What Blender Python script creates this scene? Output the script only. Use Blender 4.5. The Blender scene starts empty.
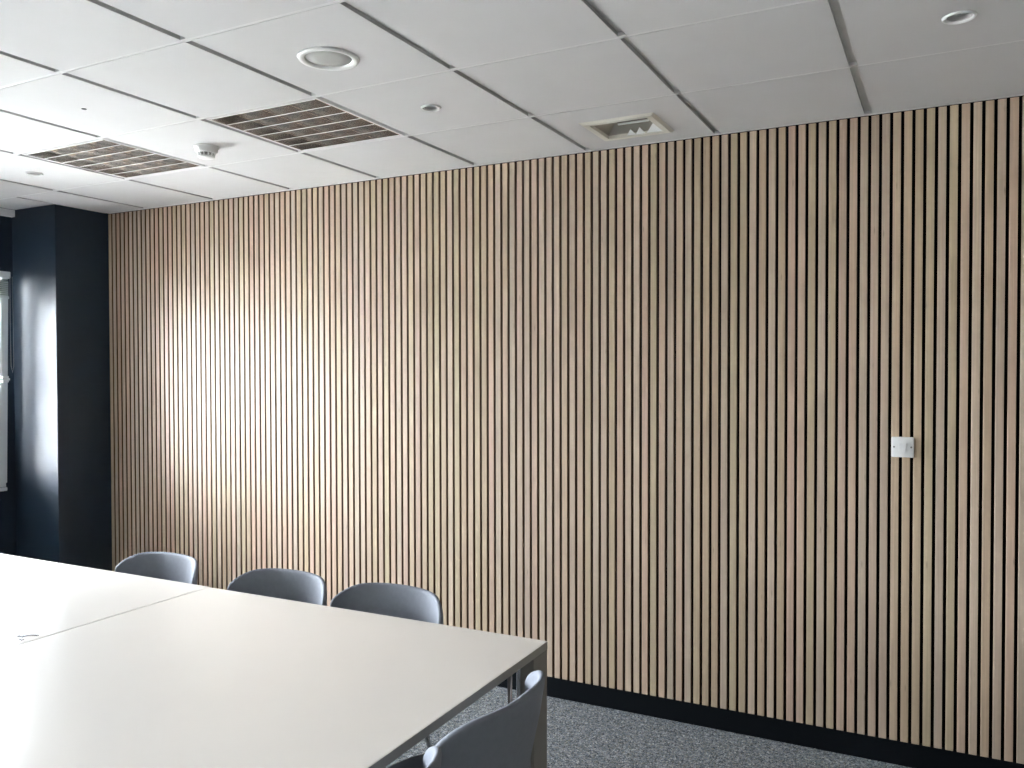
import bpy, bmesh, math, random
from mathutils import Vector, Matrix
random.seed(4)
PI = math.pi
C = bpy.context.scene.collection
# ------------------------------------------------------------------ helpers
def link(name, bm, mats, parent=None, smooth=False, loc=None):
    me = bpy.data.meshes.new(name)
    bm.normal_update(); bm.to_mesh(me); bm.free()
    if not isinstance(mats, (list, tuple)): mats = [mats]
    for m in mats: me.materials.append(m)
    if smooth:
        for p in me.polygons: p.use_smooth = True
    o = bpy.data.objects.new(name, me); C.objects.link(o)
    if parent: o.parent = parent
    if loc: o.location = loc
    return o
def tag(o, label=None, cat=None, group=None, kind=None):
    if label: o['label'] = label
    if cat: o['category'] = cat
    if group: o['group'] = group
    if kind: o['kind'] = kind
    return o
def thing(name, label, cat, loc=(0,0,0), rz=0, group=None):
    o = bpy.data.objects.new(name, None); C.objects.link(o)
    o.empty_display_size = .05
    o.location = loc; o.rotation_euler = (0,0,rz)
    return tag(o, label, cat, group)
def struct(name, bm, m, smooth=False):
    return tag(link(name, bm, m, None, smooth), kind='structure')
def dup(root, loc, rz, label, group=None):
    r = root.copy(); C.objects.link(r); r.location = loc; r.rotation_euler = (0,0,rz)
    r['label'] = label
    if group: r['group'] = group
    for ch in list(root.children):
        c = ch.copy(); C.objects.link(c); c.parent = r
        for g in list(ch.children):
            d = g.copy(); C.objects.link(d); d.parent = c
    return r
def box(bm, x0, x1, y0, y1, z0, z1, mi=0):
    v = [bm.verts.new((x,y,z)) for z in (z0,z1) for y in (y0,y1) for x in (x0,x1)]
    for f in ((0,2,3,1),(4,5,7,6),(0,1,5,4),(2,6,7,3),(0,4,6,2),(1,3,7,5)):
        fc = bm.faces.new([v[i] for i in f]); fc.material_index = mi
    return v
def bevel(bm, w, seg=2):
    bmesh.ops.bevel(bm, geom=list(bm.edges), offset=w, segments=seg, affect='EDGES', profile=.5)
    return bm
def bbox(x0,x1,y0,y1,z0,z1,w=.002,seg=2):
    bm = bmesh.new(); box(bm,x0,x1,y0,y1,z0,z1); return bevel(bm,w,seg)
def tube(bm, pts, r, n=12, caps=True):
    pts = [Vector(p) for p in pts]; rings = []
    up = None
    for i, p in enumerate(pts):
        a = pts[max(i-1,0)]; b = pts[min(i+1,len(pts)-1)]
        d = (b-a).normalized()
        if up is None: up = Vector((0,0,1)) if abs(d.z) < .9 else Vector((1,0,0))
        s = d.cross(up).normalized(); up = s.cross(d).normalized()
        rr = r[i] if isinstance(r,(list,tuple)) else r
        rings.append([bm.verts.new(p + s*math.cos(2*PI*k/n)*rr + up*math.sin(2*PI*k/n)*rr) for k in range(n)])
    for A,B in zip(rings, rings[1:]):
        for k in range(n): bm.faces.new((A[k],A[(k+1)%n],B[(k+1)%n],B[k]))
    if caps:
        bm.faces.new(rings[0][::-1]); bm.faces.new(rings[-1])
    return bm
def lathe(bm, prof, cx=0, cy=0, n=48, close=False):
    rings = []
    for r,z in prof:
        if r < 1e-6: rings.append([bm.verts.new((cx,cy,z))])
        else: rings.append([bm.verts.new((cx+r*math.cos(2*PI*k/n), cy+r*math.sin(2*PI*k/n), z)) for k in range(n)])
    for A,B in zip(rings, rings[1:]):
        for k in range(n):
            k2 = (k+1)%n
            if len(A)==1 and len(B)==1: continue
            if len(A)==1: bm.faces.new((A[0],B[k2],B[k]))
            elif len(B)==1: bm.faces.new((A[k],A[k2],B[0]))
            else: bm.faces.new((A[k],A[k2],B[k2],B[k]))
    bmesh.ops.recalc_face_normals(bm, faces=list(bm.faces))
    return bm
# ------------------------------------------------------------------ materials
def newmat(name):
    m = bpy.data.materials.new(name); m.use_nodes = True
    nt = m.node_tree; b = nt.nodes['Principled BSDF']
    return m, nt, b
def plain(name, col, rough=.5, metal=0, spec=.5, noise=0, nscale=40, bump=0, bscale=300):
    m, nt, b = newmat(name)
    b.inputs['Roughness'].default_value = rough
    b.inputs['Metallic'].default_value = metal
    b.inputs['Specular IOR Level'].default_value = spec
    tc = nt.nodes.new('ShaderNodeTexCoord')
    nz = nt.nodes.new('ShaderNodeTexNoise'); nz.inputs['Scale'].default_value = nscale; nz.inputs['Detail'].default_value = 4
    nt.links.new(tc.outputs['Object'], nz.inputs['Vector'])
    rp = nt.nodes.new('ShaderNodeValToRGB')
    e = rp.color_ramp.elements
    e[0].position = .3; e[1].position = .7
    e[0].color = tuple(c*(1-noise) for c in col)+(1,); e[1].color = tuple(min(1,c*(1+noise)) for c in col)+(1,)
    nt.links.new(nz.outputs['Fac'], rp.inputs['Fac']); nt.links.new(rp.outputs['Color'], b.inputs['Base Color'])
    if bump:
        n2 = nt.nodes.new('ShaderNodeTexNoise'); n2.inputs['Scale'].default_value = bscale; n2.inputs['Detail'].default_value = 3
        nt.links.new(tc.outputs['Object'], n2.inputs['Vector'])
        bp = nt.nodes.new('ShaderNodeBump'); bp.inputs['Strength'].default_value = bump; bp.inputs['Distance'].default_value = .002
        nt.links.new(n2.outputs['Fac'], bp.inputs['Height']); nt.links.new(bp.outputs['Normal'], b.inputs['Normal'])
    return m
M = {}
M['tile']   = plain('ceiling_tile', (.62,.603,.605), .85, spec=.25, noise=.012, nscale=6, bump=.15, bscale=500)
M['tee']    = plain('ceiling_tee', (.69,.675,.675), .45, spec=.4)
M['tile_edge'] = plain('shaded_raw_tile_edge', (.42,.415,.41), .85, spec=.2)  # raw mineral grey, deepened to put the channel's shade into the colour
M['channel']= plain('ceiling_channel', (.66,.65,.64), .5, spec=.4)
M['navy']   = plain('navy_satin_paint', (.013,.023,.038), .5, spec=.38, noise=.05, nscale=3)
M['black']  = plain('black_paint', (.0025,.004,.006), .6, spec=.12)
M['felt']   = plain('black_felt', (.008,.007,.007), .95, spec=.1)
M['wallgrey']= plain('grey_wall_paint', (.36,.35,.33), .8, spec=.2)
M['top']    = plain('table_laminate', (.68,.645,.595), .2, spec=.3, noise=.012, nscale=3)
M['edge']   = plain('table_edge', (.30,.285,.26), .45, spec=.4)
M['legm']   = plain('table_leg_lacquer', (.20,.19,.175), .5, spec=.4)
M['chrome'] = plain('chrome', (.75,.76,.78), .12, metal=1)
M['shell']  = plain('chair_shell', (.19,.205,.24), .68, spec=.4, noise=.04, nscale=60, bump=.05, bscale=900)
M['white']  = plain('white_plastic', (.80,.80,.79), .35, spec=.5)
M['cream']  = plain('cream_plastic', (.72,.69,.62), .4, spec=.5)
M['duct']   = plain('duct_beige', (.42,.39,.34), .5, spec=.4)
M['upvc']   = plain('white_upvc', (.72,.74,.76), .3, spec=.5)
M['grille'] = plain('grey_grille', (.44,.44,.42), .6, spec=.3)
M['darkgrey']= plain('dark_grey', (.03,.03,.03), .5)
M['midgrey']= plain('mid_grey', (.25,.245,.235), .4, spec=.5)
M['louvre'] = plain('satin_aluminium', (.62,.575,.54), .26, metal=1, noise=.04, nscale=80)
M['housing']= plain('housing_grey', (.22,.20,.185), .4, spec=.5)
M['reflector'] = plain('polished_reflector', (.88,.86,.84), .2, metal=1)
M['blade']  = plain('bright_blade', (.86,.855,.84), .4, metal=.0)
M['tube']   = plain('unlit_tube', (.6,.6,.58), .35)
M['blind']  = plain('green_grey_blind', (.32,.38,.34), .5)
M['rubber'] = plain('black_rubber', (.015,.015,.015), .6)
M['ground'] = plain('outside_paving', (.52,.51,.47), .9, noise=.15, nscale=.5)

def glass():
    m = bpy.data.materials.new('window_glass'); m.use_nodes = True; nt = m.node_tree; nt.nodes.clear()
    o = nt.nodes.new('ShaderNodeOutputMaterial'); mx = nt.nodes.new('ShaderNodeMixShader')
    t = nt.nodes.new('ShaderNodeBsdfTransparent'); g = nt.nodes.new('ShaderNodeBsdfGlossy'); g.inputs['Roughness'].default_value = .02
    fr = nt.nodes.new('ShaderNodeFresnel'); fr.inputs['IOR'].default_value = 1.45
    nt.links.new(fr.outputs[0], mx.inputs[0]); nt.links.new(t.outputs[0], mx.inputs[1]); nt.links.new(g.outputs[0], mx.inputs[2])
    nt.links.new(mx.outputs[0], o.inputs[0]); return m
M['glass'] = glass()

PITCH = .0399; GAP = .0118; GX0 = -.038       # slat pitch, gap, one gap centre
def wood():
    m, nt, b = newmat('oak_slats'); L = nt.links.new; N = nt.nodes.new
    tc = N('ShaderNodeTexCoord'); sp = N('ShaderNodeSeparateXYZ'); L(tc.outputs['Object'], sp.inputs[0])
    a = N('ShaderNodeMath'); a.operation='SUBTRACT'; L(sp.outputs[0], a.inputs[0]); a.inputs[1].default_value = GX0
    d = N('ShaderNodeMath'); d.operation='DIVIDE'; L(a.outputs[0], d.inputs[0]); d.inputs[1].default_value = PITCH
    fl = N('ShaderNodeMath'); fl.operation='FLOOR'; L(d.outputs[0], fl.inputs[0])
    wn = N('ShaderNodeTexWhiteNoise'); wn.noise_dimensions='1D'; L(fl.outputs[0], wn.inputs['W'])
    rp = N('ShaderNodeValToRGB'); L(wn.outputs['Value'], rp.inputs['Fac'])
    cols = [(.0,(.47,.345,.235)),(.2,(.47,.375,.245)),(.4,(.52,.365,.27)),(.6,(.45,.355,.265)),(.8,(.53,.41,.30)),(1.,(.49,.33,.235))]
    rp.color_ramp.interpolation='LINEAR'
    el = rp.color_ramp.elements
    el[0].position=0; el[0].color=cols[0][1]+(1,); el[1].position=1; el[1].color=cols[-1][1]+(1,)
    for p,c in cols[1:-1]:
        e = el.new(p); e.color = c+(1,)
    # grain stretched along the slat, offset for every slat
    cb = N('ShaderNodeCombineXYZ'); 
    mz = N('ShaderNodeMath'); mz.operation='MULTIPLY_ADD'; L(wn.outputs['Value'], mz.inputs[0]); mz.inputs[1].default_value=37; L(sp.outputs[2], mz.inputs[2])
    L(sp.outputs[0], cb.inputs[0]); L(sp.outputs[1], cb.inputs[1]); L(mz.outputs[0], cb.inputs[2])
    mp = N('ShaderNodeMapping'); mp.inputs['Scale'].default_value=(130,130,2.2); L(cb.outputs[0], mp.inputs[0])
    nz = N('ShaderNodeTexNoise'); nz.inputs['Scale'].default_value=1; nz.inputs['Detail'].default_value=5; nz.inputs['Distortion'].default_value=.6; L(mp.outputs[0], nz.inputs['Vector'])
    mp2 = N('ShaderNodeMapping'); mp2.inputs['Scale'].default_value=(12,12,1.1); L(cb.outputs[0], mp2.inputs[0])
    n2 = N('ShaderNodeTexNoise'); n2.inputs['Scale'].default_value=1; n2.inputs['Detail'].default_value=3; L(mp2.outputs[0], n2.inputs['Vector'])
    mr = N('ShaderNodeMapRange'); L(nz.outputs['Fac'], mr.inputs[0]); mr.inputs[1].default_value=.3; mr.inputs[2].default_value=.7; mr.inputs[3].default_value=.95; mr.inputs[4].default_value=1.16
    mr2 = N('ShaderNodeMapRange'); L(n2.outputs['Fac'], mr2.inputs[0]); mr2.inputs[1].default_value=.3; mr2.inputs[2].default_value=.7; mr2.inputs[3].default_value=.93; mr2.inputs[4].default_value=1.06
    mm = N('ShaderNodeMath'); mm.operation='MULTIPLY'; L(mr.outputs[0], mm.inputs[0]); L(mr2.outputs[0], mm.inputs[1])
    # rare small knots
    mp3 = N('ShaderNodeMapping'); mp3.inputs['Scale'].default_value=(26,26,5); L(cb.outputs[0], mp3.inputs[0])
    vo = N('ShaderNodeTexVoronoi'); vo.inputs['Scale'].default_value=1; L(mp3.outputs[0], vo.inputs['Vector'])
    mk = N('ShaderNodeMapRange'); L(vo.outputs['Distance'], mk.inputs[0]); mk.inputs[1].default_value=.03; mk.inputs[2].default_value=.10; mk.inputs[3].default_value=.72; mk.inputs[4].default_value=1
    m3 = N('ShaderNodeMath'); m3.operation='MULTIPLY'; L(mm.outputs[0], m3.inputs[0]); L(mk.outputs[0], m3.inputs[1])
    vm = N('ShaderNodeVectorMath'); vm.operation='SCALE'; L(rp.outputs['Color'], vm.inputs[0]); L(m3.outputs[0], vm.inputs['Scale'])
    L(vm.outputs[0], b.inputs['Base Color'])
    b.inputs['Roughness'].default_value=.48; b.inputs['Specular IOR Level'].default_value=.62
    bp = N('ShaderNodeBump'); bp.inputs['Strength'].default_value=.15; bp.inputs['Distance'].default_value=.001; L(nz.outputs['Fac'], bp.inputs['Height']); L(bp.outputs[0], b.inputs['Normal'])
    return m
M['wood'] = wood()
M['slat_shade'] = plain('shaded_slat_side', (.17,.11,.065), .8, spec=.2)  # wooden slat sides, their shade in the gaps put into a dark brown

def carpet():
    m, nt, b = newmat('loop_carpet'); L = nt.links.new; N = nt.nodes.new
    tc = N('ShaderNodeTexCoord')
    vo = N('ShaderNodeTexVoronoi'); vo.inputs['Scale'].default_value=210; L(tc.outputs['Object'], vo.inputs['Vector'])
    sc_ = N('ShaderNodeSeparateColor'); L(vo.outputs['Color'], sc_.inputs[0])
    rp = N('ShaderNodeValToRGB'); L(sc_.outputs[0], rp.inputs['Fac']); rp.color_ramp.interpolation='CONSTANT'
    el = rp.color_ramp.elements
    cs = [(0,(.055,.065,.075)),(.16,(.13,.15,.17)),(.36,(.20,.225,.25)),(.55,(.27,.28,.29)),(.72,(.25,.245,.21)),(.84,(.36,.37,.38)),(.94,(.50,.51,.50))]
    el[0].position=0; el[0].color=cs[0][1]+(1,); el[1].position=cs[-1][0]; el[1].color=cs[-1][1]+(1,)
    for p,c in cs[1:-1]:
        e = el.new(p); e.color=c+(1,)
    nz = N('ShaderNodeTexNoise'); nz.inputs['Scale'].default_value=45; nz.inputs['Detail'].default_value=3; L(tc.outputs['Object'], nz.inputs['Vector'])
    mr = N('ShaderNodeMapRange'); L(nz.outputs['Fac'], mr.inputs[0]); mr.inputs[1].default_value=.3; mr.inputs[2].default_value=.7; mr.inputs[3].default_value=.60; mr.inputs[4].default_value=1.10
    vm = N('ShaderNodeVectorMath'); vm.operation='SCALE'; L(rp.outputs['Color'], vm.inputs[0]); L(mr.outputs[0], vm.inputs['Scale'])
    L(vm.outputs[0], b.inputs['Base Color']); b.inputs['Roughness'].default_value=.95; b.inputs['Specular IOR Level'].default_value=.1
    bp = N('ShaderNodeBump'); bp.inputs['Strength'].default_value=.6; bp.inputs['Distance'].default_value=.004; L(vo.outputs['Distance'], bp.inputs['Height']); bp.invert=True; L(bp.outputs[0], b.inputs['Normal'])
    return m
M['carpet'] = carpet()

# ------------------------------------------------------------------ room
CZ = 1.592; H = 2.601; D = 3.661
XL = -5.29; XR = 2.3; YF = -2.7; XC = -4.862; YC = 3.294      # window wall, right wall, front wall, column faces
bm = bmesh.new(); box(bm, XL-.3, XR+.2, YF-.2, D+.25, -.15, 0); struct('floor', bm, M['carpet'])
# back wall behind the slats
bm = bmesh.new(); box(bm, XL-.3, XR+.2, D+.030, D+.25, 0, 2.95); wb = struct('wall_back', bm, M['wallgrey'])
tag(wb, 'long end wall behind the oak slat cladding', 'wall')
# slat cladding: backing + slats
clad = thing('slat_wall_panelling', 'full-height oak slat wall panelling with black gaps, above the black skirting', 'wall panelling', (0,D,0))
bm = bmesh.new(); box(bm, XC, XR, .018, .029, .096, H+.012); link('felt_backing', bm, M['felt'], clad)
bm = bmesh.new()
k = 0; x = GX0
n0 = int((XC-GX0)/PITCH)-1; n1 = int((XR-GX0)/PITCH)
for k in range(n0, n1):
    a = GX0+k*PITCH+GAP/2; b_ = GX0+(k+1)*PITCH-GAP/2
    if b_ < XC+.004: continue
    a = max(a, XC+.001); c = .0012
    z0, z1 = .096, H-.003
    pts = [(a,.0185),(a,c),(a+c,0),(b_-c,0),(b_,c),(b_,.0185)]
    lo = [bm.verts.new((px,py,z0)) for px,py in pts]; hi = [bm.verts.new((px,py,z1)) for px,py in pts]
    for i in range(6):
        j = (i+1)%6
        f = bm.faces.new((lo[i],lo[j],hi[j],hi[i])); f.material_index = 0 if i in (1,2,3) else 1
    bm.faces.new(lo[::-1]).material_index = 1; bm.faces.new(hi).material_index = 1
bmesh.ops.recalc_face_normals(bm, faces=list(bm.faces))
link('oak_slats', bm, [M['wood'], M['slat_shade']], clad)
# skirting
bm = bmesh.new(); box(bm, XC+.001, XR, D-.002, D+.0295, 0, .0955); struct('baseboard_back', bm, M['black'])
bm = bmesh.new(); box(bm, XC, XC+.014, YC-.014, D-.003, 0, .0955); box(bm, XL+.015, XC-.0005, YC-.014, YC, 0, .0955); struct('baseboard_column', bm, M['black'])
bm = bmesh.new(); box(bm, XL, XL+.014, YF, YC-.015, 0, .0955); struct('baseboard_left', bm, M['black'])
# column in the corner
bm = bmesh.new(); box(bm, XL-.3, XC, YC, D+.029, 0, 2.95); struct('wall_column', bm, M['navy'])
# left wall with two window openings
WZ0, WZ1 = .845, 2.205
W1 = (1.65, 3.235); W2 = (-2.4, -.35)
bm = bmesh.new()
def lw(y0,y1,z0,z1): box(bm, XL-.16, XL, y0, y1, z0, z1)
lw(YF-.2, YC-.0005, 0, WZ0); lw(YF-.2, YC-.0005, WZ1, 2.95)
lw(YF-.2, W2[0], WZ0, WZ1); lw(W2[1], W1[0], WZ0, WZ1); lw(W1[1], YC-.0005, WZ0, WZ1)
struct('wall_left', bm, M['navy'])
bm = bmesh.new(); box(bm, XR, XR+.2, YF-.2, D+.029, 0, 2.95); struct('wall_right', bm, M['wallgrey'])
bm = bmesh.new(); box(bm, XL, XR, YF-.2, YF, 0, 2.95); struct('wall_front', bm, M['wallgrey'])
# cornice strip over the window wall
bm = bmesh.new(); box(bm, XL, XL+.035, YF, YC-.001, H-.045, H-.001); bevel(bm,.003); struct('trim_1', bm, M['tee'])

# windows -------------------------------------------------------------
def window(n, ys, open_sash):
    y0,y1 = ys
    bm = bmesh.new(); fx0, fx1 = XL-.075, XL-.005
    w=.05
    box(bm, fx0,fx1,y0,y0+w,WZ0,WZ1); box(bm, fx0,fx1,y1-w*.3,y1,WZ0,WZ1)
    box(bm, fx0,fx1,y0+w,y1-w*.3,WZ0,WZ0+w); box(bm, fx0,fx1,y0+w,y1-w*.3,WZ1-w,WZ1)
    m = (y0+y1)/2; box(bm, fx0,fx1,m-.03,m+.03,WZ0+w,WZ1-w)
    root = struct('window_%d'%n, bm, M['upvc'])
    bm = bmesh.new(); box(bm, XL-.055,XL-.050,y0+w,m-.03,WZ0+w,WZ1-w); box(bm, XL-.055,XL-.050,m+.03,y1-w*.3,WZ0+w,WZ1-w)
    link('pane', bm, M['glass'], root)
    bm = bmesh.new(); box(bm, XL-.155,XL+.012,y0-.02,y1-.0 if n==1 else y1+.02,WZ0-.025,WZ0-.001); bevel(bm,.004)
    link('window_sill', bm, M['upvc'], root)
    return root
w1 = window(1, W1, True); window(2, W2, False)
# tilted inner frame strip (open vent) on window 1, seen edge-on at the left of the picture
def vent_frame():
    bm = bmesh.new()
    y0,y1 = 2.46, 3.222; z0,z1 = 0,1.27; t=.035; w=.05
    box(bm,0,t,y0,y0+w,z0,z1); box(bm,0,t,y1-w,y1,z0,z1); box(bm,0,t,y0+w,y1-w,z0,z0+w); box(bm,0,t,y0+w,y1-w,z1-w,z1)
    bevel(bm,.003)
    o = link('sash', bm, M['upvc'], w1)
    o.location = (XL-.004,0,WZ0+.03); o.rotation_euler=(0,math.radians(1.8),0)
    bm = bmesh.new(); box(bm, .014,.019,y0+w,y1-w,z0+w,z1-w); link('sash_pane', bm, M['glass'], o)
    bm = bmesh.new(); box(bm, t,t+.018,y1-.045,y1-.005,.635,.675); box(bm, t+.018,t+.030,y1-.15,y1-.005,.648,.662); bevel(bm,.002); link('window_handle', bm, M['white'], o)
vent_frame()
# blind gathered at the head of window 1
bl = thing('gathered_blind', 'blind drawn up under its white headrail at the top of the window', 'blind', (XL,0,2.17))
bm = bbox(.036,.085,1.67,3.228,-.012,.030,.003); link('headrail', bm, M['upvc'], bl)
bm = bmesh.new()
for i in range(9):
    box(bm,.042,.079,1.69,3.215,-.022-.012*i,-.0165-.012*i)
link('blind_slats', bm, M['blind'], bl)
bm = bmesh.new(); box(bm,.040,.081,1.685,3.218,-.140,-.124); link('bottom_rail', bm, M['upvc'], bl)
bm = bmesh.new(); tube(bm, [(.088,3.235,.0),(.089,3.237,-.3),(.090,3.236,-.56),(.088,3.23,-.6),(.086,3.222,-.56),(.086,3.22,-.3),(.086,3.222,0)], .0016, 6); link('pull_cord', bm, M['midgrey'], bl)

# ------------------------------------------------------------------ ceiling
GX = -.282; GY = 3.0465; T = .6
def hole_tile(bm, x0,x1,y0,y1,z0,z1, cx,cy,r, n=40):
    # bottom face with a round hole, sides of tile and of hole
    bo = [(x0,y0),(x1,y0),(x1,y1),(x0,y1)]
    vb = [bm.verts.new((x,y,z0)) for x,y in bo]; vt = [bm.verts.new((x,y,z1)) for x,y in bo]
    hb = [bm.verts.new((cx+r*math.cos(2*PI*k/n), cy+r*math.sin(2*PI*k/n), z0)) for k in range(n)]
    ht = [bm.verts.new((v.co.x,v.co.y,z1)) for v in hb]
    ed = []
    for L_ in (vb,hb):
        for i in range(len(L_)): ed.append(bm.edges.new((L_[i],L_[(i+1)%len(L_)])))
    bmesh.ops.triangle_fill(bm, use_beauty=True, use_dissolve=False, edges=ed)
    for i in range(4): bm.faces.new((vb[i],vb[(i+1)%4],vt[(i+1)%4],vt[i]))
    for i in range(n): bm.faces.new((hb[(i+1)%n],hb[i],ht[i],ht[(i+1)%n]))
VENT = (-1.355,-1.035,3.215,3.510)
holes = {(-3,2):(-1.792,2.167,.080), (-3,1):(-1.778,2.757,.030), (0,1):(.027,2.757,.036), (-7,1):(-4.184,2.727,.032)}
lights = {(-4,1),(-6,1)}
bm = bmesh.new()
zt0, zt1 = H, H+.015
for i in range(-9, 6):
    for j in range(0, 12):
        if (i,j) in lights: continue
        gx, gw = .0135, .0075
        x0 = GX+T*i+gx; x1 = GX+T*(i+1)-gx
        if j == 0: y0, y1 = GY+gw, D-.022
        else: y0, y1 = GY-T*j+gw, GY-T*(j-1)-gw
        x0 = max(x0, XL+.036); x1 = min(x1, XR-.02); y0 = max(y0, YF+.02)
        if x1-x0 < .02 or y1-y0 < .02: continue
        if j == 0 and x0 < XC: 
            x0 = max(x0, XC+.02)
            if x1-x0<.02: continue
        if j == 0 and i == -2:
            a,b_,c,d = VENT; q=.014
            a+=q; b_-=q; c+=q; d-=q
            box(bm,x0,a,y0,y1,zt0,zt1); box(bm,b_,x1,y0,y1,zt0,zt1); box(bm,a,b_,y0,c,zt0,zt1); box(bm,a,b_,d,y1,zt0,zt1); continue
        if (i,j) in holes:
            cx,cy,r = holes[(i,j)]; hole_tile(bm,x0,x1,y0,y1,zt0,zt1,cx,cy,r-.004)
        else: box(bm,x0,x1,y0,y1,zt0,zt1)
# part of row 0 beside the column (from window wall to column, in front of its face)
box(bm, XL+.036, XC-.0, GY+.0075, YC-.012, zt0, zt1)
box(bm, XC+.0005, XC+.019, YC-.011, D-.022, zt0+.001, zt1)           # perimeter angles
box(bm, XL+.036, XC+.019, YC-.0115, YC-.0005, zt0+.001, zt1)
bm.normal_update()
for f in bm.faces:
    if abs(f.normal.x) > .9 and f.calc_area() > .0055: f.material_index = 1
ceil = struct('ceiling', bm, [M['tile'], M['tile_edge']])
bm = bmesh.new()           # cross tees: nearly flush, run along the slat wall
for j in range(0, 11):
    y = GY - T*j
    box(bm, XL+.036, XR, y-.0072, y+.0072, H+.0012, H+.0128)
    for i in range(-8, 5): box(bm, GX+T*i-.0133, GX+T*i+.0133, y-.0112, y+.0112, H+.0008, H+.0129)
box(bm, XC+.0195, XR, D-.0215, D-.001, H-.0005, H+.0175)             # wall angle over the slats
link('cross_tee', bm, M['tee'], ceil)
bm = bmesh.new()           # main channels: recessed, run towards the slat wall
for i in range(-8, 5):
    x = GX + T*i; yt = D-.022 if x > XC else YC-.02
    # broken at every cross tee so that the tee bridges the channel
    ys = [YF] + [GY-T*j for j in range(10,-1,-1)] + [yt]
    for a,b_ in zip(ys, ys[1:]):
        a2 = a+.0113 if a != YF else a; b2 = b_-.0113 if b_ != yt else b_
        box(bm, x-.0140, x+.0140, a2, b2, H+.0130, H+.0155)
link('main_channel', bm, M['channel'], ceil)
bm = bmesh.new(); box(bm, XL, XR, YF, D+.029, 2.80, 2.95); link('soffit', bm, M['darkgrey'], ceil)

# louvred light fittings ------------------------------------------------
def louvre_light(label):
    t = thing('louvre_light', label, 'ceiling light', (0,0,H), 0, 'louvred lights in the ceiling grid')
    s = .2865; sy=.2875
    bm = bmesh.new(); w=.009
    box(bm,-s,s,-sy,-sy+w,0,.014); box(bm,-s,s,sy-w,sy,0,.014); box(bm,-s,-s+w,-sy+w,sy-w,0,.014); box(bm,s-w,s,-sy+w,sy-w,0,.014)
    link('frame', bm, M['tee'], t)
    bm = bmesh.new(); s2=s-.0005; h=.085
    box(bm,-s2,s2,-s2,s2,h,h+.002)
    for a in (-1,1):
        x0,x1 = sorted((a*s2,a*(s2-.002))); box(bm,x0,x1,-s2,s2,.0145,h); box(bm,-s2+.0021,s2-.0021,x0,x1,.0145,h)
    link('housing', bm, M['housing'], t)
    # louvre: 6 cells along y, 4 along x; blades are thin wedges, open at the top
    bm = bmesh.new(); e=.276
    def wedge_x(y, x0, x1, wt=.012, wb=.0065, z0=.001, z1=.036):
        pr=[(y-wb/2,z0),(y+wb/2,z0),(y+wt/2,z1),(y-wt/2,z1)]
        A=[bm.verts.new((x0,a,b)) for a,b in pr]; B=[bm.verts.new((x1,a,b)) for a,b in pr]
        for i in range(4): bm.faces.new((A[i],A[(i+1)%4],B[(i+1)%4],B[i]))
        bm.faces.new(A[::-1]); bm.faces.new(B)
    def refl_y(x, half, z0=.002, z1=.045):
        # parabolic side reflector, symmetric about x
        n=6; pr=[]
        for k in range(n+1):
            u=k/n; pr.append((x-.0012-half*u**2.0, z0+(z1-z0)*u))
        pr2=[(2*x-a,b) for a,b in pr]
        P=pr+pr2[::-1]
        A=[bm.verts.new((a,-e,b)) for a,b in P]; B=[bm.verts.new((a,e,b)) for a,b in P]
        for i in range(len(P)): bm.faces.new((A[i],A[(i+1)%len(P)],B[(i+1)%len(P)],B[i]))
        bm.faces.new(A[::-1]); bm.faces.new(B)
    cw = 2*e/4
    for i in range(1,4): refl_y(-e+cw*i, .022)
    for a in (-1,1):
        x0,x1=sorted((a*e,a*(e-.004))); box(bm,x0,x1,-e,e,.001,.05)
    bmesh.ops.recalc_face_normals(bm, faces=list(bm.faces))
    link('reflector', bm, M['reflector'], t)
    for k in range(0,7):
        y=-e+2*e/6*k
        if k in (0,6): y += .003*(1 if k==0 else -1)
        bm = bmesh.new(); wedge_x(y, -e+.0045, e-.0045)
        bmesh.ops.recalc_face_normals(bm, faces=list(bm.faces))
        for f in bm.faces: f.material_index = 1 if f.normal.z < -.9 else 0
        link('cross_blade', bm, [M['louvre'], M['blade']], t)
    for i in range(4):
        bm = bmesh.new(); x=-e+cw*(i+.5); tube(bm, [(x,-e,.068),(x,e,.068)], .008, 12); link('fluorescent_tube', bm, M['tube'], t, True)
    return t
l1 = louvre_light('square louvred light in the ceiling, right-hand and nearer of the two')
l1.location = (GX-T*4+.3, GY-.3, H)
dup(l1, (GX-T*6+.3, GY-.3, H), 0, 'square louvred light in the ceiling, left of the smoke detector')

# speaker ---------------------------------------------------------------
sp = thing('ceiling_speaker', 'round white ceiling speaker with a grey mesh grille', 'speaker', (-1.792,2.167,H))
bm = lathe(bmesh.new(), [(.074,.004),(.076,-.003),(.080,-.0065),(.090,-.008),(.097,-.006),(.100,0),(.097,-.0003),(.079,-.0003)], n=64); link('bezel', bm, M['white'], sp, True)
bm = lathe(bmesh.new(), [(0,-.0035),(.04,-.0030),(.0755,.0005),(.0755,.004),(0,.004)], n=64); link('grille', bm, M['grille'], sp, True)
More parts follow.
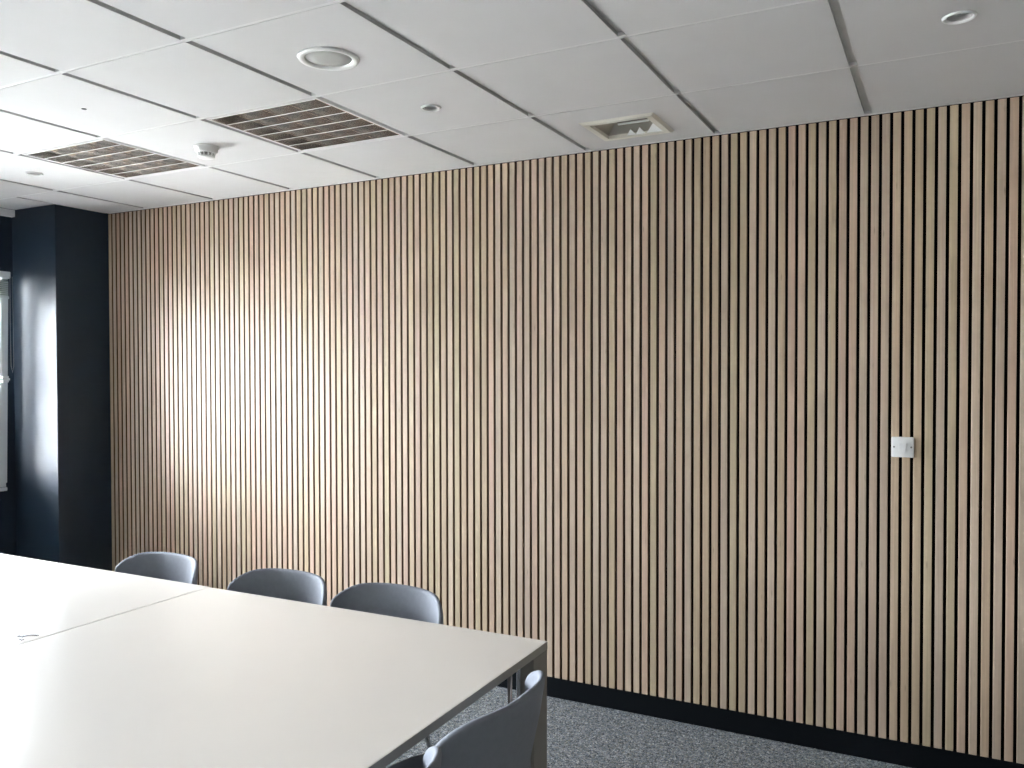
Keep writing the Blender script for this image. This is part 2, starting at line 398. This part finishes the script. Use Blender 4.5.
# recessed fittings -------------------------------------------------------
def downlight(name, label, cat, loc, r, hr, inner, ball, group, dp=.0295):
    t = thing(name, label, cat, loc, 0, group)
    bm = lathe(bmesh.new(), [(hr-.001,.028),(hr-.001,.002),(hr+.001,-.003),((r+hr)/2,-.0062),(r-.003,-.005),(r,-.0004),(hr+.004,-.0004)], n=48); link('bezel', bm, M['white'], t, True)
    bm = lathe(bmesh.new(), [(0,dp+.0015),(hr-.0015,dp+.0015),(hr-.0015,dp),(0,dp)], n=32); link('lamp_holder', bm, inner, t, True)
    bm = lathe(bmesh.new(), [(0,ball[1]),(ball[0]*.6,ball[1]+.002),(ball[0],ball[1]+.010),(ball[0]*.9,.028),(0,.028)], n=32); link('lens', bm, ball[2], t, True)
    return t
downlight('ceiling_sensor','small round white fitting with a dark opening, right of the nearer louvred light','sensor',(-1.778,2.757,H),.040,.029,M['darkgrey'],(.012,.010,M['darkgrey']),None,.013)  # dark holder and lens put the shade of the recess into colour
downlight('recessed_downlight','small round grey recessed fitting in the top right corner of the ceiling','downlight',(.027,2.757,H),.046,.035,M['midgrey'],(.011,.008,M['darkgrey']),None)
downlight('recessed_downlight','small round white fitting near the window wall, beyond the left louvred light','downlight',(-4.184,2.727,H),.040,.031,M['cream'],(.020,.002,M['white']),None)
# smoke detector
sd = thing('smoke_detector','white domed smoke detector on the ceiling between the two louvred lights','smoke detector',(-2.995,2.765,H))
bm = lathe(bmesh.new(), [(0,-.0002),(.055,-.0002),(.055,-.006),(.052,-.011),(.050,-.012),(.049,-.024),(.043,-.029),(0,-.029)], n=48); link('base', bm, M['white'], sd, True)
bm = lathe(bmesh.new(), [(0,-.0293),(.031,-.0293),(.031,-.044),(0,-.044)], n=32); link('sensing_chamber', bm, M['midgrey'], sd, True)
bm = bmesh.new()
for k in range(12):
    a=2*PI*k/12; c,s=math.cos(a),math.sin(a); tube(bm,[(c*.0365,s*.0365,-.0292),(c*.034,s*.034,-.0445)],.0028,6)
link('cage', bm, M['white'], sd)
bm = lathe(bmesh.new(), [(0,-.0445),(.0375,-.0445),(.036,-.050),(.025,-.054),(0,-.055)], n=40); link('cap', bm, M['white'], sd, True)
# small plug
bm = lathe(bmesh.new(), [(0,-.0025),(.007,-.0022),(.010,-.0002),(0,-.0002)], n=20)  # dark disc standing in for a small hole in the tile
tag(link('ceiling_pinhole', bm, M['darkgrey'], None, True, (-2.979,2.144,H)),'tiny dark plug in a plain ceiling tile above the left louvred light','pinhole')
# air vent ---------------------------------------------------------------
va = thing('air_vent','cream framed rectangular air vent in the ceiling tile against the slat wall','air vent',((VENT[0]+VENT[1])/2,(VENT[2]+VENT[3])/2,H))
hx=(VENT[1]-VENT[0])/2; hy=(VENT[3]-VENT[2])/2; w=.036
bm = bmesh.new()
def picture_frame(bm, hx, hy, w, z0, z1, zi):
    o=[(-hx,-hy),(hx,-hy),(hx,hy),(-hx,hy)]; i_=[(-hx+w,-hy+w),(hx-w,-hy+w),(hx-w,hy-w),(-hx+w,hy-w)]
    m_=[(x*(1-.012/hx),y*(1-.012/hy)) for x,y in o]
    A=[bm.verts.new((x,y,z1)) for x,y in o]; B=[bm.verts.new((x,y,z0)) for x,y in m_]; Cc=[bm.verts.new((x,y,z0)) for x,y in i_]; Dd=[bm.verts.new((x,y,zi)) for x,y in i_]
    for P,Q in ((A,B),(B,Cc),(Cc,Dd)):
        for k in range(4): bm.faces.new((P[k],P[(k+1)%4],Q[(k+1)%4],Q[k]))
picture_frame(bm,hx,hy,w,-.009,-.0004,.006); bmesh.ops.recalc_face_normals(bm, faces=list(bm.faces)); link('frame', bm, M['cream'], va)
bm = bmesh.new(); ix=hx-w; iy=hy-w     # open box with sloped ends
lo=[(-ix,-iy),(ix,-iy),(ix,iy),(-ix,iy)]; tp=[(-ix+.035,-iy+.01),(ix-.045,-iy+.01),(ix-.045,iy-.02),(-ix+.035,iy-.02)]
A=[bm.verts.new((x,y,.006)) for x,y in lo]; B=[bm.verts.new((x,y,.050)) for x,y in tp]
for k in range(4): bm.faces.new((A[k],A[(k+1)%4],B[(k+1)%4],B[k]))
bm.faces.new(B); link('duct_box', bm, M['duct'], va)
bm = bmesh.new()
box(bm,-ix*.15,ix*.92,-iy+.050,-iy+.060,-.004,.001); link('blade', bm, M['white'], va)
bm = bmesh.new(); box(bm,-ix*.15,ix*.92,-iy+.006,-iy+.0495,.004,.008); link('slot', bm, M['darkgrey'], va)
bm = bmesh.new()           # white teeth shaped for sawtooth patches of reflected light, far side
for a,b_,h in ((-.30,.02,.016),(.02,.36,.020),(.42,.97,.034)):
    x0,x1=a*ix,b_*ix; m_=(x0+x1)/2
    f=[(x0,iy-.006,-.004),(x1,iy-.006,-.004),(m_,iy-.020,h)]
    A=[bm.verts.new(p) for p in f]; B=[bm.verts.new((p[0],p[1]+.004,p[2])) for p in f]
    bm.faces.new(A[::-1]); bm.faces.new(B)
    for k in range(3): bm.faces.new((A[k],A[(k+1)%3],B[(k+1)%3],B[k]))
bmesh.ops.recalc_face_normals(bm, faces=list(bm.faces)); link('reflection_teeth', bm, M['white'], va)

# switch ------------------------------------------------------------------
sw = thing('light_switch','white square light switch mounted on the slat wall at the right','light switch',(-.150,D,1.275))
bm = bbox(-.041,.041,-.0095,-.0004,-.041,.040,.004,3); link('faceplate', bm, M['white'], sw, True)
bm = bmesh.new(); v=box(bm,-.014,.012,-.0125,-.0096,-.016,.014)
for q_ in bm.verts:
    if q_.co.z>0 and q_.co.y<-.011: q_.co.y -= .0045
bevel(bm,.0012); link('rocker', bm, M['white'], sw)
for s in (-1,1):
    bm = bmesh.new(); tube(bm,[(s*.031,-.0096,0),(s*.031,-.0108,0)],.0035,16); link('screw', bm, M['midgrey'], sw)

# ------------------------------------------------------------------ tables
TZ=.74; TX0=-1.097; TW=1.449; TY1=2.356; TD=1.6
def make_table(label, group):
    t = thing('meeting_table', label, 'table', (0,0,0), 0, group)
    # origin: floor below the far right corner; extends to -x and -y
    bm = bmesh.new(); box(bm,-TW+.001,-.0,-TD,0,TZ-.026,TZ)
    bm.normal_update()
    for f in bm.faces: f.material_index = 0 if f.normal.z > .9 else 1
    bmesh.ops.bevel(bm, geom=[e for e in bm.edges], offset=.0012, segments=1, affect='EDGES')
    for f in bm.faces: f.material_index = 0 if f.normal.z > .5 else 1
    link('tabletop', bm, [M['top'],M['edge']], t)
    for sx in (0,1):
        for sy in (0,1):
            x1 = -.001-sx*(TW-.05); y1 = -.001-sy*(TD-.10)
            bm = bbox(x1-.046,x1,y1-.098,y1,.004,TZ-.0265,.002,1)
            l = link('leg', bm, M['legm'], t)
            bm = bbox(x1-.040,x1-.006,y1-.090,y1-.008,0,.004,.001,1); link('foot', bm, M['rubber'], l)
    for ya,yb in ((-.14,-.11),(-TD+.11,-TD+.14)):
        link('under_rail', bbox(-TW+.06,-.060,ya,yb,TZ-.075,TZ-.0265,.002,1), M['legm'], t)
    return t
tb = make_table('large pale meeting table with a grey edge, nearer and right of the table joint','pale meeting tables pushed together')
tb.location=(TX0,TY1,0); tb.rotation_euler=(0,0,.009)
# pair of slim chrome posts just inside the corner leg
bm = bmesh.new(); tube(bm,[(-.060,-.142,.0),(-.060,-.142,TZ-.0265)],.0075,14)
l=link('support_post', bm, M['chrome'], tb, True)
bm = bmesh.new(); tube(bm,[(-.047,-.108,.0),(-.047,-.108,TZ-.07),(-.047,-.108,TZ-.05),(-.055,-.108,TZ-.035),(-.070,-.108,TZ-.030)],.0075,14)
link('support_post', bm, M['chrome'], tb, True)
t2 = dup(tb,(TX0-TW-.0035,TY1-.009*TW+.006,0),.009,'pale meeting table left of the joint, glaring white by the window')
for ch in list(t2.children):
    if ch.name.startswith('support_post'): bpy.data.objects.remove(ch)
# cable port on the joint
cp = thing('cable_port','small dark cable port on the joint between the two tables','cable port',(-2.568,1.640,TZ))
bm = bmesh.new()
n=16; P=[(.028*math.cos(PI*k/n),.040*math.sin(PI*k/n)) for k in range(n+1)]; Q=[(.021*math.cos(PI*k/n),.032*math.sin(PI*k/n)) for k in range(n+1)]
for k in range(n):
    for z,fl in ((.0002,1),(.0022,0)):
        vs=[bm.verts.new((-P[i][1],P[i][0],z)) for i in (k,k+1)]+[bm.verts.new((-Q[i][1],Q[i][0],z)) for i in (k+1,k)]
        bm.faces.new(vs if fl else vs[::-1])
    for R_ in (P,Q):
        bm.faces.new([bm.verts.new((-R_[i][1],R_[i][0],z)) for i,z in ((k,.0002),(k+1,.0002),(k+1,.0022),(k,.0022))])
bmesh.ops.remove_doubles(bm, verts=list(bm.verts), dist=1e-5); bmesh.ops.recalc_face_normals(bm, faces=list(bm.faces))
link('rim', bm, M['darkgrey'], cp)
bm = bbox(-.055,-.045,-.010,.010,.0002,.002,.0005,1); link('clip', bm, M['darkgrey'], cp)

# ------------------------------------------------------------------ chairs
def chair_shell_bm():
    bm = bmesh.new()
    NT=30
    ts=[math.sin(PI/2*(-1+2*k/NT)) for k in range(NT+1)]
    seat=[(.255,.425,.185),(.248,.437,.200),(.22,.446,.212),(.15,.447,.222),(.05,.441,.226),(-.05,.437,.222),(-.12,.440,.212),(-.165,.452,.200),(-.192,.475,.193),(-.206,.505,.189)]
    rows=[]
    for y,z,hw in seat:
        r=[]
        for t in ts:
            up=.020*abs(t)**3*(1 if y<.2 else .3)
            fw=.03*t*t*max(0,(z-.447)/.06) if y<-.1 else 0
            r.append((hw*t, y+fw - (.03*abs(t)**4 if y>.2 else 0), z+up))
        rows.append(r)
    NB=14
    for k in range(1,NB+1):
        b=k/NB; r=[]
        for t in ts:
            at=abs(t)
            rd = .0 if at<=.63 else 1-math.sqrt(max(0,1-((at-.63)/.37)**2))
            zt=.801-.012*t*t-.070*rd
            z=.505+.020*abs(t)**3*(1-b)+(zt-.505)*b
            c=(z-.505)/.30
            hw=.188+.054*math.sin(min(1,c/.84)*PI/2)**1.7 - .006*max(0,(c-.80)/.2)
            y0=-.206-.064*c**.85
            wrap=.03+.078*min(1,c*1.3)
            r.append((hw*t, y0+wrap*abs(t)**(2.2+.8*min(1,c*1.5)), z))
        rows.append(r)
    V=[[bm.verts.new(p) for p in r] for r in rows]
    for A,B in zip(V,V[1:]):
        for k in range(NT): bm.faces.new((A[k],A[k+1],B[k+1],B[k]))
    bmesh.ops.recalc_face_normals(bm, faces=list(bm.faces))
    return bm
def make_chair(label, group):
    t = thing('shell_chair', label, 'chair', (0,0,0), 0, group)
    s = link('seat_shell', chair_shell_bm(), M['shell'], t, True)
    md = s.modifiers.new('thickness','SOLIDIFY'); md.thickness=.018; md.offset=0; md.use_rim=True
    sb = s.modifiers.new('smooth','SUBSURF'); sb.levels=1; sb.render_levels=1
    bm = bmesh.new()
    tube(bm,[(-.14,.13,.418),(-.10,.0,.416),(-.14,-.12,.418)],.009,10)
    tube(bm,[(.14,.13,.418),(.10,.0,.416),(.14,-.12,.418)],.009,10)
    tube(bm,[(-.13,.10,.417),(.13,.10,.417)],.009,10); tube(bm,[(-.13,-.09,.417),(.13,-.09,.417)],.009,10)
    link('seat_frame', bm, M['chrome'], t, True)
    for sx in (-1,1):
        for sy,y0,y1 in ((1,.13,.215),(-1,-.12,-.225)):
            bm = bmesh.new()
            tube(bm,[(sx*.12,y0*.85,.419),(sx*.165,y0,.412),(sx*.180,y0+(y1-y0)*.08,.385),(sx*.225,y1,.010)],.0085,12)
            l = link('leg', bm, M['chrome'], t, True)
            bm = bmesh.new(); tube(bm,[(sx*.225,y1,.0),(sx*.2245,y1,.020)],.011,12); link('glide', bm, M['rubber'], l)
    return t
GA='grey shell chairs along the slat wall side of the table'; GB='grey shell chairs at the end of the table'
ch = make_chair('grey shell chair by the slat wall, nearest the table corner of that row', GA)
ch.location=(-1.760,2.255,0); ch.rotation_euler=(0,0,PI)
dup(ch,(-2.262,2.25,0),PI+.02,'grey shell chair by the slat wall, middle of the row of three',GA)
dup(ch,(-2.935,2.25,0),PI-.01,'grey shell chair by the slat wall, beside the dark column',GA)
dup(ch,(-1.172,1.818,0),PI/2,'grey shell chair at the table end, its dark back toward the camera',GB)
dup(ch,(-1.172,1.312,0),PI/2,'grey shell chair at the table end, only its back tip above the bottom edge',GB)

# ------------------------------------------------------------------ outside
bm = bmesh.new(); box(bm,-60,XL-.31,-40,40,-.6,-.5); struct('ground_outside', bm, M['ground'])
w = bpy.data.worlds.new('sky'); bpy.context.scene.world = w; w.use_nodes=True
nt=w.node_tree; bg=nt.nodes['Background']
tc=nt.nodes.new('ShaderNodeTexCoord'); sp_=nt.nodes.new('ShaderNodeSeparateXYZ'); nt.links.new(tc.outputs['Generated'], sp_.inputs[0])
rp=nt.nodes.new('ShaderNodeValToRGB'); mr=nt.nodes.new('ShaderNodeMapRange'); mr.inputs[1].default_value=-1; mr.inputs[2].default_value=1
nt.links.new(sp_.outputs[2], mr.inputs[0]); nt.links.new(mr.outputs[0], rp.inputs['Fac'])
e=rp.color_ramp.elements; e[0].position=.49; e[0].color=(.56,.55,.51,1); e[1].position=.53; e[1].color=(.86,.93,1,1)
e2=e.new(1.0); e2.color=(.82,.91,1.0,1)
nt.links.new(rp.outputs['Color'], bg.inputs['Color']); bg.inputs['Strength'].default_value=9.0
def portal(ys):
    l=bpy.data.lights.new('window_portal','AREA'); l.shape='RECTANGLE'; l.size=WZ1-WZ0; l.size_y=ys[1]-ys[0]
    l.cycles.is_portal=True
    o=bpy.data.objects.new('window_portal',l); C.objects.link(o); o.location=(XL-.15,(ys[0]+ys[1])/2,(WZ0+WZ1)/2); o.rotation_euler=(0,-PI/2,0)
portal(W1); portal(W2)

# ------------------------------------------------------------------ camera
cam=bpy.data.cameras.new('camera'); co=bpy.data.objects.new('camera',cam); C.objects.link(co)
R_=Vector((0.88803852,0.45976356,-0.00224856)); U_=Vector((-0.00685319,0.01812679,0.99981221)); F_=Vector((-0.45971798,0.88785635,-0.01924814))
m=Matrix((R_,U_,-F_)).transposed().to_4x4(); m.translation=(0,0,CZ); co.matrix_world=m
cam.sensor_width=36; cam.lens=837.8925/1024*36; cam.clip_start=.05
sc=bpy.context.scene; sc.camera=co
sc.view_settings.view_transform='Standard'; sc.view_settings.look='None'; sc.view_settings.gamma=1; sc.view_settings.use_curve_mapping=False
sc.view_settings.exposure=3.4
